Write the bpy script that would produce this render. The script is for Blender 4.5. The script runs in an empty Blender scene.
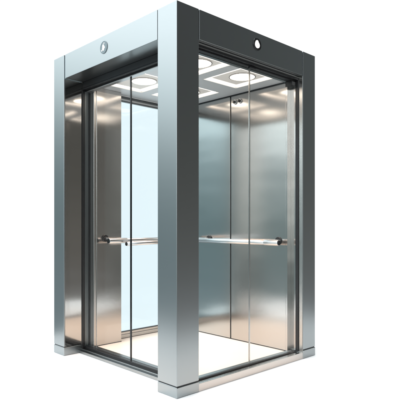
import bpy, bmesh, math
from mathutils import Vector
S = bpy.context.scene
COL = S.collection
R = math.radians

# ------------------------------------------------------------------ materials
def new_mat(name):
    m = bpy.data.materials.new(name); m.use_nodes = True
    nt = m.node_tree; nt.nodes.clear()
    out = nt.nodes.new('ShaderNodeOutputMaterial')
    return m, nt, out

def principled(name, col, rough=.4, metal=0., **kw):
    m, nt, out = new_mat(name)
    p = nt.nodes.new('ShaderNodeBsdfPrincipled')
    p.inputs['Base Color'].default_value = (*col, 1)
    p.inputs['Roughness'].default_value = rough
    p.inputs['Metallic'].default_value = metal
    for k, v in kw.items(): p.inputs[k].default_value = v
    nt.links.new(p.outputs[0], out.inputs[0])
    return m, nt, p

def brushed(name, col, rough, bands=.0, stretch=(.6, .6, 22), wob=.012, aniso=0., bump=.0):
    """stainless steel: brushing modulates the roughness, a faint long wave bends the sheet"""
    m, nt, p = principled(name, col, rough, 1.)
    tc = nt.nodes.new('ShaderNodeTexCoord')
    mp = nt.nodes.new('ShaderNodeMapping'); mp.inputs['Scale'].default_value = stretch
    nt.links.new(tc.outputs['Object'], mp.inputs[0])
    n = nt.nodes.new('ShaderNodeTexNoise'); n.inputs['Scale'].default_value = 6; n.inputs['Detail'].default_value = 3
    nt.links.new(mp.outputs[0], n.inputs['Vector'])
    mr = nt.nodes.new('ShaderNodeMapRange')
    mr.inputs['To Min'].default_value = rough * .955; mr.inputs['To Max'].default_value = rough * 1.045
    nt.links.new(n.outputs['Fac'], mr.inputs['Value']); nt.links.new(mr.outputs[0], p.inputs['Roughness'])
    n2 = nt.nodes.new('ShaderNodeTexNoise'); n2.inputs['Scale'].default_value = 1.; n2.inputs['Detail'].default_value = 1
    mp2 = nt.nodes.new('ShaderNodeMapping'); mp2.inputs['Scale'].default_value = (1.6, 1.6, 4.5)
    nt.links.new(tc.outputs['Object'], mp2.inputs[0]); nt.links.new(mp2.outputs[0], n2.inputs['Vector'])
    if not wob: return m
    b = nt.nodes.new('ShaderNodeBump'); b.inputs['Strength'].default_value = 1.; b.inputs['Distance'].default_value = wob
    nt.links.new(n2.outputs['Fac'], b.inputs['Height'])
    nt.links.new(b.outputs[0], p.inputs['Normal'])
    if aniso:
        p.inputs['Anisotropic'].default_value = aniso
        t = nt.nodes.new('ShaderNodeTangent'); t.direction_type = 'RADIAL'; t.axis = 'Z'
        nt.links.new(t.outputs[0], p.inputs['Tangent'])
    return m

def emit(name, col, s):
    m, nt, out = new_mat(name)
    e = nt.nodes.new('ShaderNodeEmission'); e.inputs[0].default_value = (*col, 1); e.inputs[1].default_value = s
    nt.links.new(e.outputs[0], out.inputs[0]); return m

def glass(name, tint, refl=(.03, .5)):
    m, nt, out = new_mat(name)
    t = nt.nodes.new('ShaderNodeBsdfTransparent'); t.inputs[0].default_value = (*tint, 1)
    g = nt.nodes.new('ShaderNodeBsdfGlossy'); g.inputs['Roughness'].default_value = .0
    lw = nt.nodes.new('ShaderNodeLayerWeight'); lw.inputs['Blend'].default_value = .5
    pw = nt.nodes.new('ShaderNodeMath'); pw.operation = 'POWER'; pw.inputs[1].default_value = 4.
    nt.links.new(lw.outputs['Facing'], pw.inputs[0])
    mr = nt.nodes.new('ShaderNodeMapRange'); mr.inputs['To Min'].default_value = refl[0]; mr.inputs['To Max'].default_value = refl[1]
    nt.links.new(pw.outputs[0], mr.inputs['Value'])
    mx = nt.nodes.new('ShaderNodeMixShader')
    nt.links.new(mr.outputs[0], mx.inputs[0]); nt.links.new(t.outputs[0], mx.inputs[1]); nt.links.new(g.outputs[0], mx.inputs[2])
    nt.links.new(mx.outputs[0], out.inputs[0]); return m

STEEL  = brushed('satin_steel', (.30, .321, .326), .29, wob=0)
PANEL  = brushed('brushed_steel_panel', (.49, .468, .447), .17, wob=.0022, aniso=.6)
LINER  = brushed('polished_reveal_steel', (.50, .48, .46), .09, wob=.0015)
TRIM   = brushed('trim_steel', (.47, .45, .43), .25, wob=0)
SLATE = principled('slate_anodised_strip', (.2, .215, .22), .3, 1.)[0]
CHROME = principled('polished_chrome', (.60, .60, .60), .3, 1.)[0]
BLACK  = principled('black_rubber', (.012, .012, .013), .35)[0]
DARK   = principled('dark_anodised_metal', (.05, .052, .055), .3, 1.)[0]
GAP    = principled('shadow_gap', (.10, .105, .11), .5, .6)[0]
CEIL   = principled('satin_ceiling_plate', (.62, .63, .64), .38, .35)[0]
PLATE  = principled('beige_light_plate', (.86, .81, .76), .45, .1)[0]
FLOOR  = principled('cream_stone_floor', (.86, .79, .71), .35)[0]
LAMP   = emit('warm_light', (1., .90, .78), 5.)
LAMP2  = emit('warm_strip_light', (1., .88, .76), 3.2)
SIGN   = emit('lit_symbol', (1., 1., 1.), 1.6)
CLEAR  = glass('clear_glass', (.985, .992, .992), (.0, .35))
TINT   = glass('pale_blue_glass', (.885, .957, .982), (.02, .3))
GREYD  = principled('grey_enamel_disc', (.17, .215, .23), .6, .0)[0]
GROUND = principled('white_added_ground', (.92, .92, .92), .9)[0]
GROUND.node_tree.nodes['Principled BSDF'].inputs['Specular IOR Level'].default_value = 0.

def noisy(mat, scale, amt):
    nt = mat.node_tree; p = nt.nodes['Principled BSDF']; c = p.inputs['Base Color'].default_value[:]
    tc = nt.nodes.new('ShaderNodeTexCoord'); n = nt.nodes.new('ShaderNodeTexNoise'); n.inputs['Scale'].default_value = scale
    n.inputs['Detail'].default_value = 5
    nt.links.new(tc.outputs['Object'], n.inputs['Vector'])
    r = nt.nodes.new('ShaderNodeValToRGB')
    r.color_ramp.elements[0].color = tuple(x * (1 - amt) for x in c[:3]) + (1,)
    r.color_ramp.elements[1].color = tuple(min(1, x * (1 + amt * .3)) for x in c[:3]) + (1,)
    nt.links.new(n.outputs['Fac'], r.inputs[0]); nt.links.new(r.outputs[0], p.inputs['Base Color'])
noisy(FLOOR, 9, .05); noisy(CEIL, 14, .05); noisy(PLATE, 12, .05)

# ------------------------------------------------------------------ builders
WORLDPOS = {}
def link(name, bm, mat, parent, centre, bevel=0., smooth=False):
    me = bpy.data.meshes.new(name); bm.to_mesh(me); bm.free()
    for mm in (mat if isinstance(mat, (list, tuple)) else [mat]): me.materials.append(mm)
    if smooth:
        for p in me.polygons: p.use_smooth = True
    o = bpy.data.objects.new(name, me); COL.objects.link(o)
    c = Vector(centre)
    if parent:
        o.parent = parent; o.location = c - WORLDPOS[parent.name]
    else: o.location = c
    WORLDPOS[o.name] = c
    if bevel:
        b = o.modifiers.new('bevel', 'BEVEL'); b.width = bevel; b.segments = 3; b.limit_method = 'ANGLE'
    return o

def add_box(bm, x0, x1, y0, y1, z0, z1, c=(0, 0, 0), mi=0):
    v = [bm.verts.new((x - c[0], y - c[1], z - c[2])) for z in (z0, z1) for y in (y0, y1) for x in (x0, x1)]
    for f in ((0, 2, 3, 1), (4, 5, 7, 6), (0, 1, 5, 4), (2, 6, 7, 3), (0, 4, 6, 2), (1, 3, 7, 5)):
        bm.faces.new([v[i] for i in f]).material_index = mi

def box(name, x0, x1, y0, y1, z0, z1, mat, parent, bevel=0.):
    c = ((x0 + x1) / 2, (y0 + y1) / 2, (z0 + z1) / 2)
    bm = bmesh.new(); add_box(bm, x0, x1, y0, y1, z0, z1, c)
    return link(name, bm, mat, parent, c, bevel)

def boxes(name, lst, mat, parent, bevel=0.):
    c = Vector([sum(b[2 * i] + b[2 * i + 1] for b in lst) / (2 * len(lst)) for i in range(3)])
    bm = bmesh.new()
    for b in lst: add_box(bm, *b[:6], c=c, mi=b[6] if len(b) > 6 else 0)
    return link(name, bm, mat, parent, c, bevel)

def tube(name, p, q, r, mat, parent, seg=28, bevel=0.):
    """a round bar from p to q with closed ends"""
    p, q = Vector(p), Vector(q); d = q - p; c = (p + q) / 2
    bm = bmesh.new()
    bmesh.ops.create_cone(bm, cap_ends=True, segments=seg, radius1=r, radius2=r, depth=d.length)
    bm.transform(d.to_track_quat('Z', 'Y').to_matrix().to_4x4())
    o = link(name, bm, mat, parent, c, bevel)
    for f in o.data.polygons:
        if len(f.vertices) == 4: f.use_smooth = True
    return o

def path_tube(name, pts, r, mat, parent, seg=20):
    """bar swept along a polyline, one closed surface"""
    pts = [Vector(p) for p in pts]; c = sum(pts, Vector()) / len(pts)
    bm = bmesh.new(); rings = []
    for i, p in enumerate(pts):
        t = ((pts[min(i + 1, len(pts) - 1)] - p).normalized() + (p - pts[max(i - 1, 0)]).normalized()).normalized()
        up = Vector((0, 0, 1)); s = t.cross(up).normalized(); u = s.cross(t)
        rings.append([bm.verts.new(p - c + r * (math.cos(a) * s + math.sin(a) * u)) for a in [2 * math.pi * k / seg for k in range(seg)]])
    for a, b in zip(rings, rings[1:]):
        for k in range(seg):
            bm.faces.new((a[k], a[(k + 1) % seg], b[(k + 1) % seg], b[k])).smooth = True
    bm.faces.new(rings[0][::-1]); bm.faces.new(rings[-1])
    bmesh.ops.recalc_face_normals(bm, faces=bm.faces[:])
    return link(name, bm, mat, parent, c)

def annulus(name, c, r0, r1, h, mat, parent, seg=48):
    bm = bmesh.new(); L = []
    for (r, z) in ((r0, 0), (r1, 0), (r1, h), (r0, h)):
        L.append([bm.verts.new((r * math.cos(2 * math.pi * k / seg), r * math.sin(2 * math.pi * k / seg), z)) for k in range(seg)])
    for a in range(4):
        A, B = L[a], L[(a + 1) % 4]
        for k in range(seg): bm.faces.new((A[k], A[(k + 1) % seg], B[(k + 1) % seg], B[k]))
    bmesh.ops.recalc_face_normals(bm, faces=bm.faces[:])
    return link(name, bm, mat, parent, c)

# ------------------------------------------------------------------ the setting
bm = bmesh.new()
gp = [bm.verts.new((*q, 0)) for q in ((-1.3, -1.3), (3.0, -1.3), (3.0, .6), (1.95, .6), (1.95, 1.85), (.3, 1.85), (.3, 2.25), (-1.3, 2.25))]  # added ground; outline shaped for its bright reflection in the lower steel
bm.faces.new(gp)
g = link('ground', bm, GROUND, None, (0, 0, -.001)); g['kind'] = 'structure'

# ------------------------------------------------------------------ the elevator cabin
W, D, H = 1.533, 1.596, 2.50         # along the right face, along the left face, height
PX, PY = .192, .190                  # near post
XR, YL = 1.360, 1.424                # inner edges of the right and left posts
HB = 2.302                           # underside of the header beams
FZ, CZ = .050, 2.266                 # cabin floor and ceiling
WX, WY, GY = 1.300, 1.340, 1.450     # right wall, back panel, back window

cab = bpy.data.objects.new('elevator_cabin', None); COL.objects.link(cab)
cab.location = (W / 2, D / 2, 0); WORLDPOS['elevator_cabin'] = Vector(cab.location)
cab['label'] = 'freestanding square glass elevator cabin with brushed steel corner posts and lit ceiling'
cab['category'] = 'elevator'

def post(x0, x1, y0, y1, h=H):
    # one column, its dark joint and the plinth it stands on
    p = box('corner_post', x0, x1, y0, y1, .074, h, STEEL, cab, .003)
    box('plinth', x0 - .002, x1 + .0005, y0 - .002, y1 + .0005, 0, .068, STEEL, p, .004)
    box('joint_gap', x0 + .004, x1 - .004, y0 + .004, y1 - .004, .068, .074, DARK, p)
    return p
post(0, PX, 0, PY)
post(XR, W, 0, PY)
post(0, .168, YL, D)
post(XR, W, YL, D)

box('side_liner', .010, .166, YL - .0015, YL - .0002, .076, HB - .002, LINER, bpy.data.objects['corner_post.002'], 0)
G = .010
def lens(parent, pos, axis, kind): pass
hr = box('header_beam', PX + .005, XR - G, 0, .040, HB, H - .001, STEEL, cab, .002)
hl = box('header_beam', 0, .165, PY + .005, YL - .018, HB, H - .001, STEEL, cab, .002)
hl['label'] = 'pale header beam with round grey emblem'
hr['label'] = 'dark header beam with white lit emblem'
box('header_beam', PX + .01, XR - .01, D - .09, D, CZ + .06, H - .001, STEEL, cab)
box('header_beam', XR, W, PY + .005, YL - .005, CZ + .06, H - .001, STEEL, cab)
# dark bottoms of the joints between beams and posts
box('joint_gap', PX, PX + .005, .006, .04, HB, H - .004, GAP, cab)
box('joint_gap', XR - G, XR, .006, .04, HB, H - .004, GAP, cab)
box('joint_gap', .006, .16, PY, PY + .005, HB, H - .004, GAP, cab)
box('joint_gap', .008, .16, YL - .018, YL, HB, H - .004, GREYD, cab)
# roof closing the cabin
box('roof', .17, XR - .002, .045, D - .095, H - .06, H - .03, DARK, cab)

# ---- emblems on the headers
def emblem(beam, centre, axis, r, mat, ringmat, shape, smat, dots, sc=1.):
    # axis 'y': seen from -Y ; axis 'x': seen from -X  (u to the viewer's right)
    def P(u, v, w):
        return (u, -w, v) if axis == 'y' else (-w, -u, v)
    def prism(name, pts, w0, w1, m, par, c):
        b = bmesh.new()
        A = [b.verts.new(P(u, v, w0)) for u, v in pts]; B = [b.verts.new(P(u, v, w1)) for u, v in pts]
        n = len(pts)
        for k in range(n): b.faces.new((A[k], A[(k + 1) % n], B[(k + 1) % n], B[k]))
        b.faces.new(A[::-1]); b.faces.new(B); bmesh.ops.recalc_face_normals(b, faces=b.faces[:])
        return link(name, b, m, par, c)
    circ = lambda rr, n=48, cu=0, cv=0: [(cu + rr * math.cos(2 * math.pi * k / n), cv + rr * math.sin(2 * math.pi * k / n)) for k in range(n)]
    e = prism('emblem_disc', circ(r), 0, .003, mat, beam, centre)
    # rim
    b = bmesh.new(); n = 48; rows = []
    for rr, w in ((r * .86, .003), (r * .9, .0045), (r, .0045), (r * 1.03, .0005)):
        rows.append([b.verts.new(P(*q, w)) for q in circ(rr, n)])
    for a, c2 in zip(rows, rows[1:]):
        for k in range(n): b.faces.new((a[k], a[(k + 1) % n], c2[(k + 1) % n], c2[k]))
    bmesh.ops.recalc_face_normals(b, faces=b.faces[:])
    # joined to the disc in one mesh would hide it: the rim goes on the beam next to it
    link('emblem_rim', b, ringmat, beam, centre, smooth=True)
    prism('emblem_symbol', [(u * sc, v) for u, v in shape], .003, .006, smat, beam, centre)
    for (pts) in dots: prism('emblem_highlight', pts, .003, .0055, smat, beam, centre)

drop = []
for k in range(30):
    t = 2 * math.pi * k / 30
    rr = .0195 * (1 + .42 * max(0, math.sin(t)) ** 6 * (1 if math.cos(t) < .35 else .4))
    drop.append((rr * 1.28 * math.cos(t) - .003 * max(0, math.sin(t)), rr * 1.22 * math.sin(t) - .004))
emblem(hr, (.780, 0, 2.413), 'y', .044, BLACK, DARK, drop, SIGN, [])
arrow = [(-.004, .024), (.002, .018), (.006, .007), (.013, -.002), (.006, -.010), (.001, -.022), (-.006, -.024), (-.012, -.014), (-.010, .004), (-.011, .014)]
def arc(r, a0, a1, w, n=8):
    o = [((r + w) * math.cos(R(a0 + (a1 - a0) * k / n)), (r + w) * math.sin(R(a0 + (a1 - a0) * k / n))) for k in range(n + 1)]
    return o + [((r - w) * math.cos(R(a1 - (a1 - a0) * k / n)), (r - w) * math.sin(R(a1 - (a1 - a0) * k / n))) for k in range(n + 1)]
emblem(hl, (0, .824, 2.411), 'x', .046, GREYD, GREYD, arrow, SIGN, [arc(.031, 62, 100, .0014), arc(.033, 208, 226, .0030)], 1.35)  # arcs are highlights on the disc, built as glowing pieces

# ---- door tracks under the headers
tl = boxes('door_track', [(.168, .200, PY + .002, YL - .002, 2.240, HB + .02), (.200, .232, PY + .002, YL - .002, 2.228, HB + .02)], BLACK, cab, .002)
box('track_trim', .165, .168, PY + .004, YL - .004, 2.249, 2.253, DARK, tl)
box('track_trim', .1985, .236, PY + .004, YL - .004, 2.222, 2.2275, CHROME, tl)
box('track_trim', .232, .250, PY + .002, YL - .09, 2.232, CZ + .01, BLACK, tl)
tr = boxes('door_track', [(PX + .002, XR - .002, .040, .062, 2.272, HB + .02), (PX + .002, XR - .002, .062, .098, 2.262, HB + .02)], BLACK, cab, .002)
box('track_trim', PX + .004, XR - .004, .0365, .0395, 2.288, 2.2985, TRIM, tr)
box('track_trim', PX + .004, XR - .004, .0985, .128, 2.258, CZ + .01, STEEL, tr)
box('door_stop', .768, .83, .052, .075, 2.252, 2.2615, BLACK, tr, .002)
box('door_stop', .17, .20, .36, .40, 2.2, 2.2215, BLACK, tl, .002)
box('end_block', 1.285, XR - .002, .055, .118, 2.222, 2.2575, BLACK, tr, .003)

# ---- sliding glass doors
def door(axis, a0, a1, w, z0, z1, edge0, edge1, em):
    t = .008
    if axis == 'y':
        d = box('glass_door', a0, a1, w, w + t, z0, z1, CLEAR, cab)
        if edge1: box('edge_strip', a1, a1 + edge1, w - .001, w + t + .001, z0, z1, em, d)
    else:
        d = box('glass_door', w, w + t, a0, a1, z0, z1, CLEAR, cab)
        if edge1: box('edge_strip', w - .001, w + t + .001, a1, a1 + edge1, z0, z1, em, d)
    return d
door('y', PX + .003, .776, .070, .062, 2.262, 0, .0075, TRIM)
door('y', .7845, XR - .03, .070, .062, 2.262, 0, 0, CHROME)
door('x', PY + .003, .760, .200, .052, 2.228, 0, .011, DARK)
door('x', .775, YL - .02, .200, .052, 2.228, 0, 0, DARK)

# ---- door jambs: post returns with rubber gaskets
jr = box('door_jamb', XR - .003, XR, .004, .038, .052, HB - .002, TRIM, cab)
box('gasket', XR - .012, XR, .040, .066, .0575, HB - .03, BLACK, jr)
box('jamb_strip', XR - .011, XR, .0665, .1295, .0575, 2.222, PANEL, jr)
box('jamb_strip', WX, XR - .0115, .112, .1295, .0545, 2.222, PANEL, jr)
jl = box('door_jamb', .168, .262, YL + .001, YL + .06, .0, HB - .002, PANEL, cab, .002)
box('gasket', .168, .190, YL - .012, YL + .001, .03, 2.24, BLACK, jl)
box('jamb_strip', .192, .226, YL - .010, YL + .001, .04, 2.23, SLATE, jl)
box('gasket', .227, .246, YL - .012, YL + .001, .04, 2.23, BLACK, jl)

# ---- sills
sr = boxes('door_sill', [(PX + .001, XR - .001, .001, .020, 0, .052), (PX + .001, XR - .001, .020, .058, 0, .046), (PX + .001, XR - .001, .064, .066, 0, .053)], TRIM, cab, .002)
boxes('sill_groove', [(PX + .001, XR - .001, .0585, .0635, .03, .049), (PX + .001, XR - .001, .0665, .088, .02, .0555)], BLACK, sr)
boxes('sill_groove', [(PX + .001, XR - .001, .0295, .036, .0462, .0475)], DARK, sr)
box('sill_plate', PX + .001, XR - .001, .0885, .128, .01, .054, STEEL, sr, .001)
sl = boxes('door_sill', [(.142, .162, PY + .001, YL - .001, 0, .022), (.162, .192, PY + .001, YL - .001, 0, .034)], STEEL, cab, .002)
boxes('sill_groove', [(.1925, .222, PY + .001, YL - .001, .02, .050)], BLACK, sl)
boxes('sill_groove', [(.150, .156, PY + .001, YL - .001, .022, .0235), (.172, .180, PY + .001, YL - .001, .034, .0355)], DARK, sl)
box('sill_plate', .2225, .262, PY + .001, YL - .001, .01, .053, STEEL, sl, .001)

# ---- floor slab and carriage underneath
boxes('floor', [(.2625, WX, .1285, WY + .09, .012, FZ)], FLOOR, cab)

# ---- right wall
w1 = box('wall_panel', WX, WX + .02, .752, GY + .03, FZ - .01, CZ - .002, PANEL, cab, .0015)
w2 = box('wall_panel', WX, WX + .02, .130, .738, FZ - .01, CZ - .002, PANEL, cab, .0015)
box('panel_joint', WX + .006, WX + .02, .738, .752, FZ - .01, CZ - .002, BLACK, w1)
box('wall_trim', WX - .004, WX, .130, GY, FZ, FZ + .006, DARK, w1)
box('wall_trim', WX - .006, WX, .130, WY, CZ - .012, CZ - .001, DARK, w1)
for y in (.688, .628):
    s = tube('wall_sensor', (WX, y, 2.196), (WX - .012, y, 2.196), .021, CHROME, w2, bevel=.002)
    tube('sensor_lens', (WX - .012, y, 2.196), (WX - .022, y, 2.196), .0135, BLACK, s, bevel=.003)

# ---- back wall: steel panel, window above a low plinth
pb = box('wall_panel', .262, .515, WY, GY + .03, FZ, CZ - .002, PANEL, cab, .002)
box('wall_trim', .262, .5155, WY - .003, WY, FZ, FZ + .005, DARK, pb)
box('corner_trim', .236, .262, WY + .004, WY + .08, FZ, CZ - .01, TRIM, pb, .003)
bb = boxes('skirting', [(.516, WX - .001, WY + .090, GY + .03, FZ - .02, .085), (.516, WX - .001, WY + .098, GY + .03, .085, .106)], TRIM, cab, .002)
box('shadow_line', .516, WX - .001, WY + .088, WY + .0898, FZ, FZ + .004, DARK, bb)
win = box('window_pane', .516, WX - .001, GY, GY + .008, .112, CZ - .05, TINT, cab)
box('window_frame', .516, WX - .001, GY - .006, GY + .014, .1062, .1118, DARK, win)
boxes('window_frame', [(.516, WX - .001, GY - .012, GY + .014, CZ - .050, CZ - .040), (.516, WX - .001, GY - .02, GY + .014, CZ - .020, CZ - .001)], BLACK, win)
box('window_frame', .516, WX - .001, GY - .008, GY + .014, CZ - .0395, CZ - .0205, CHROME, win)
box('window_edge', .5155, .530, GY - .004, GY + .012, .112, CZ - .05, CHROME, win)

# ---- ceiling with four light coffers
xs = [.250, .275, .650, .760, 1.150, WX]
ys = [.1285, .134, .545, .745, 1.225, GY - .021]
cells = []
for i in range(5):
    for j in range(5):
        if i in (1, 3) and j in (1, 3): continue
        cells.append((xs[i], xs[i + 1], ys[j], ys[j + 1], CZ, CZ + .016))
ceil = boxes('ceiling', cells, CEIL, cab)
ceil.data.validate()
RW = .046
for i in (1, 3):
    for j in (1, 3):
        x0, x1, y0, y1 = xs[i], xs[i + 1], ys[j], ys[j + 1]
        cx, cy = (x0 + x1) / 2 + .008, (y0 + y1) / 2 - .034
        pl = box('light_panel', x0 + RW, x1 - RW, y0 + RW, y1 - RW, CZ + .0125, CZ + .030, PLATE, cab, .001)
        z0, z1 = CZ + .0140, CZ + .024
        boxes('light_strip', [(x0, x1, y0, y0 + RW, z0, z1), (x0, x1, y1 - RW, y1, z0, z1),
                              (x0, x0 + RW, y0 + RW, y1 - RW, z0, z1), (x1 - RW, x1, y0 + RW, y1 - RW, z0, z1)], LAMP2, pl)
        tube('downlight', (cx, cy, CZ + .0125), (cx, cy, CZ + .010), .100, LAMP, pl, 64)
        annulus('downlight_rim', (cx, cy, CZ + .0065), .101, .107, .006, TRIM, pl, 64)

# ---- handrails
rx, rz = WX - .075, .942
r1 = tube('handrail', (rx, .150, rz), (rx, 1.32, rz), .0205, CHROME, cab)
tube('end_sleeve', (rx, .140, rz), (rx, .285, rz), .0245, CHROME, r1, bevel=.002)
tube('end_cap', (rx, .136, rz), (rx, .140, rz), .019, DARK, r1)
for y in (.20, 1.02):
    path_tube('rail_bracket', [(WX - .004, y, rz + .014), (WX - .03, y, rz + .014), (WX - .055, y, rz + .012), (rx, y, rz + .004)], .012, CHROME, r1)
    tube('bracket_flange', (WX, y, rz + .014), (WX - .012, y, rz + .014), .032, BLACK, r1, bevel=.003)
ry = WY - .085
r2 = tube('handrail', (.33, ry, .952), (1.18, ry, .958), .018, CHROME, cab)
tube('end_sleeve', (.325, ry, .951), (.51, ry, .952), .0245, CHROME, r2, bevel=.002)
tube('end_cap', (.3215, ry, .951), (.325, ry, .951), .020, DARK, r2)
for x in (.345,):
    path_tube('rail_bracket', [(x, WY - .004, .972), (x, WY - .03, .972), (x, WY - .06, .968), (x, ry, .958)], .011, CHROME, r2)
    tube('bracket_flange', (x, WY, .972), (x, WY - .012, .972), .031, BLACK, r2, bevel=.003)
r3 = tube('handrail', (.475, ry - .05, .924), (1.16, ry - .05, .936), .0175, CHROME, cab)
tube('end_cap', (.4715, ry - .05, .924), (.475, ry - .05, .924), .0165, DARK, r3)
path_tube('rail_bracket', [(.56, ry - .05, .926), (.56, ry - .02, .94), (.56, ry, .952)], .009, CHROME, r3)

# ------------------------------------------------------------------ lamps the cabin has
for i in (1, 3):
    for j in (1, 3):
        l = bpy.data.lights.new('downlight_lamp', 'SPOT'); l.energy = 58; l.color = (1., .68, .51)
        l.spot_size = R(68); l.spot_blend = .9; l.shadow_soft_size = .09
        o = bpy.data.objects.new('downlight_lamp', l); COL.objects.link(o)
        o.location = ((xs[i] + xs[i + 1]) / 2, (ys[j] + ys[j + 1]) / 2, CZ - .03)
# added overhead sun, no visible source, that keeps the white ground white
l = bpy.data.lights.new('overhead_fill', 'SUN'); l.energy = 1.5; l.angle = R(4)
o = bpy.data.objects.new('overhead_fill', l); COL.objects.link(o); o.location = (0, 0, 6)

# ------------------------------------------------------------------ studio surroundings (world)
w = bpy.data.worlds.new('World'); S.world = w; w.use_nodes = True
nt = w.node_tree; nt.nodes.clear()
N = nt.nodes.new; Lk = nt.links.new
out = N('ShaderNodeOutputWorld'); bg = N('ShaderNodeBackground'); Lk(bg.outputs[0], out.inputs[0])
tc = N('ShaderNodeTexCoord'); sep = N('ShaderNodeSeparateXYZ'); Lk(tc.outputs['Generated'], sep.inputs[0])
def M(op, a, b=None):
    n = N('ShaderNodeMath'); n.operation = op
    for k, v in enumerate((a, b)):
        if v is None: continue
        if isinstance(v, (int, float)): n.inputs[k].default_value = v
        else: Lk(v, n.inputs[k])
    return n.outputs[0]
x, y, z = sep.outputs
hl_ = M('MAXIMUM', M('SQRT', M('ADD', M('MULTIPLY', x, x), M('MULTIPLY', y, y))), .001)
tanel = M('DIVIDE', z, hl_)
xn, yn = M('DIVIDE', x, hl_), M('DIVIDE', y, hl_)
fwd = M('ADD', M('MULTIPLY', xn, .6911), M('MULTIPLY', yn, .7228))      # towards the white cyclorama
side = M('ADD', M('MULTIPLY', xn, .7227), M('MULTIPLY', yn, -.6910))    # + is right of it
def smooth(v, a, b):
    n = N('ShaderNodeMapRange'); n.interpolation_type = 'SMOOTHSTEP'
    n.inputs['From Min'].default_value = a; n.inputs['From Max'].default_value = b; Lk(v, n.inputs['Value']); return n.outputs[0]
def ramp(v, stops):
    n = N('ShaderNodeValToRGB'); cr = n.color_ramp; cr.interpolation = 'EASE'
    while len(cr.elements) < len(stops): cr.elements.new(.5)
    for e, (p, c) in zip(cr.elements, stops): e.position = p; e.color = tuple(q * .75 for q in c) + (1,)
    Lk(v, n.inputs[0]); return n.outputs[0]
def mix(f, a, b):
    n = N('ShaderNodeMix'); n.data_type = 'RGBA'
    Lk(f, n.inputs['Factor']); Lk(a, n.inputs[6]); Lk(b, n.inputs[7]); return n.outputs[2]
# elevation 0..1 : tan -0.6 .. +0.6 ; colours are scaled down, the Background strength restores them
el = M('DIVIDE', M('ADD', tanel, .6), 1.2)
el_left = M('SUBTRACT', el, M('MULTIPLY', M('ADD', fwd, .2), .18))
left = ramp(el_left, [(0., (.30, .34, .36)), (.30, (.16, .20, .215)), (.46, (.125, .172, .182)), (.56, (.24, .30, .315)), (.66, (.88, 1.0, 1.03)), (.78, (1.32, 1.42, 1.47))])
right = ramp(el, [(0., (.22, .23, .235)), (.30, (.16, .165, .17)), (.46, (.092, .089, .083)), (.60, (.066, .065, .060)), (.75, (.052, .054, .054)), (1., (.06, .06, .06))])
lift = N('ShaderNodeMix'); lift.data_type = 'RGBA'; lift.blend_type = 'ADD'
Lk(smooth(fwd, -.12, .30), lift.inputs['Factor']); Lk(right, lift.inputs[6]); lift.inputs[7].default_value = (.030, .036, .037, 1)
right = lift.outputs[2]
both = mix(smooth(side, -.25, .25), left, right)
white = N('ShaderNodeRGB'); white.outputs[0].default_value = (.36, .36, .36, 1)
Lk(mix(smooth(fwd, .62, .80), both, white.outputs[0]), bg.inputs[0]); bg.inputs[1].default_value = 3.

# ------------------------------------------------------------------ camera
cam = bpy.data.cameras.new('Camera'); co = bpy.data.objects.new('Camera', cam); COL.objects.link(co)
co.location = (-2.077, -2.383, 1.096); co.rotation_euler = (R(90), 0, math.atan2(-.6911, .7228))
cam.sensor_width = 36; cam.lens = 504 / 400 * 36; cam.shift_y = .06; cam.clip_end = 200
S.camera = co
S.view_settings.view_transform = 'Standard'; S.view_settings.look = 'None'
S.view_settings.exposure = 0; S.view_settings.gamma = 1
S.render.engine = 'CYCLES'
S.cycles.max_bounces = 14; S.cycles.transparent_max_bounces = 24; S.cycles.glossy_bounces = 8
S.cycles.sample_clamp_indirect = 6
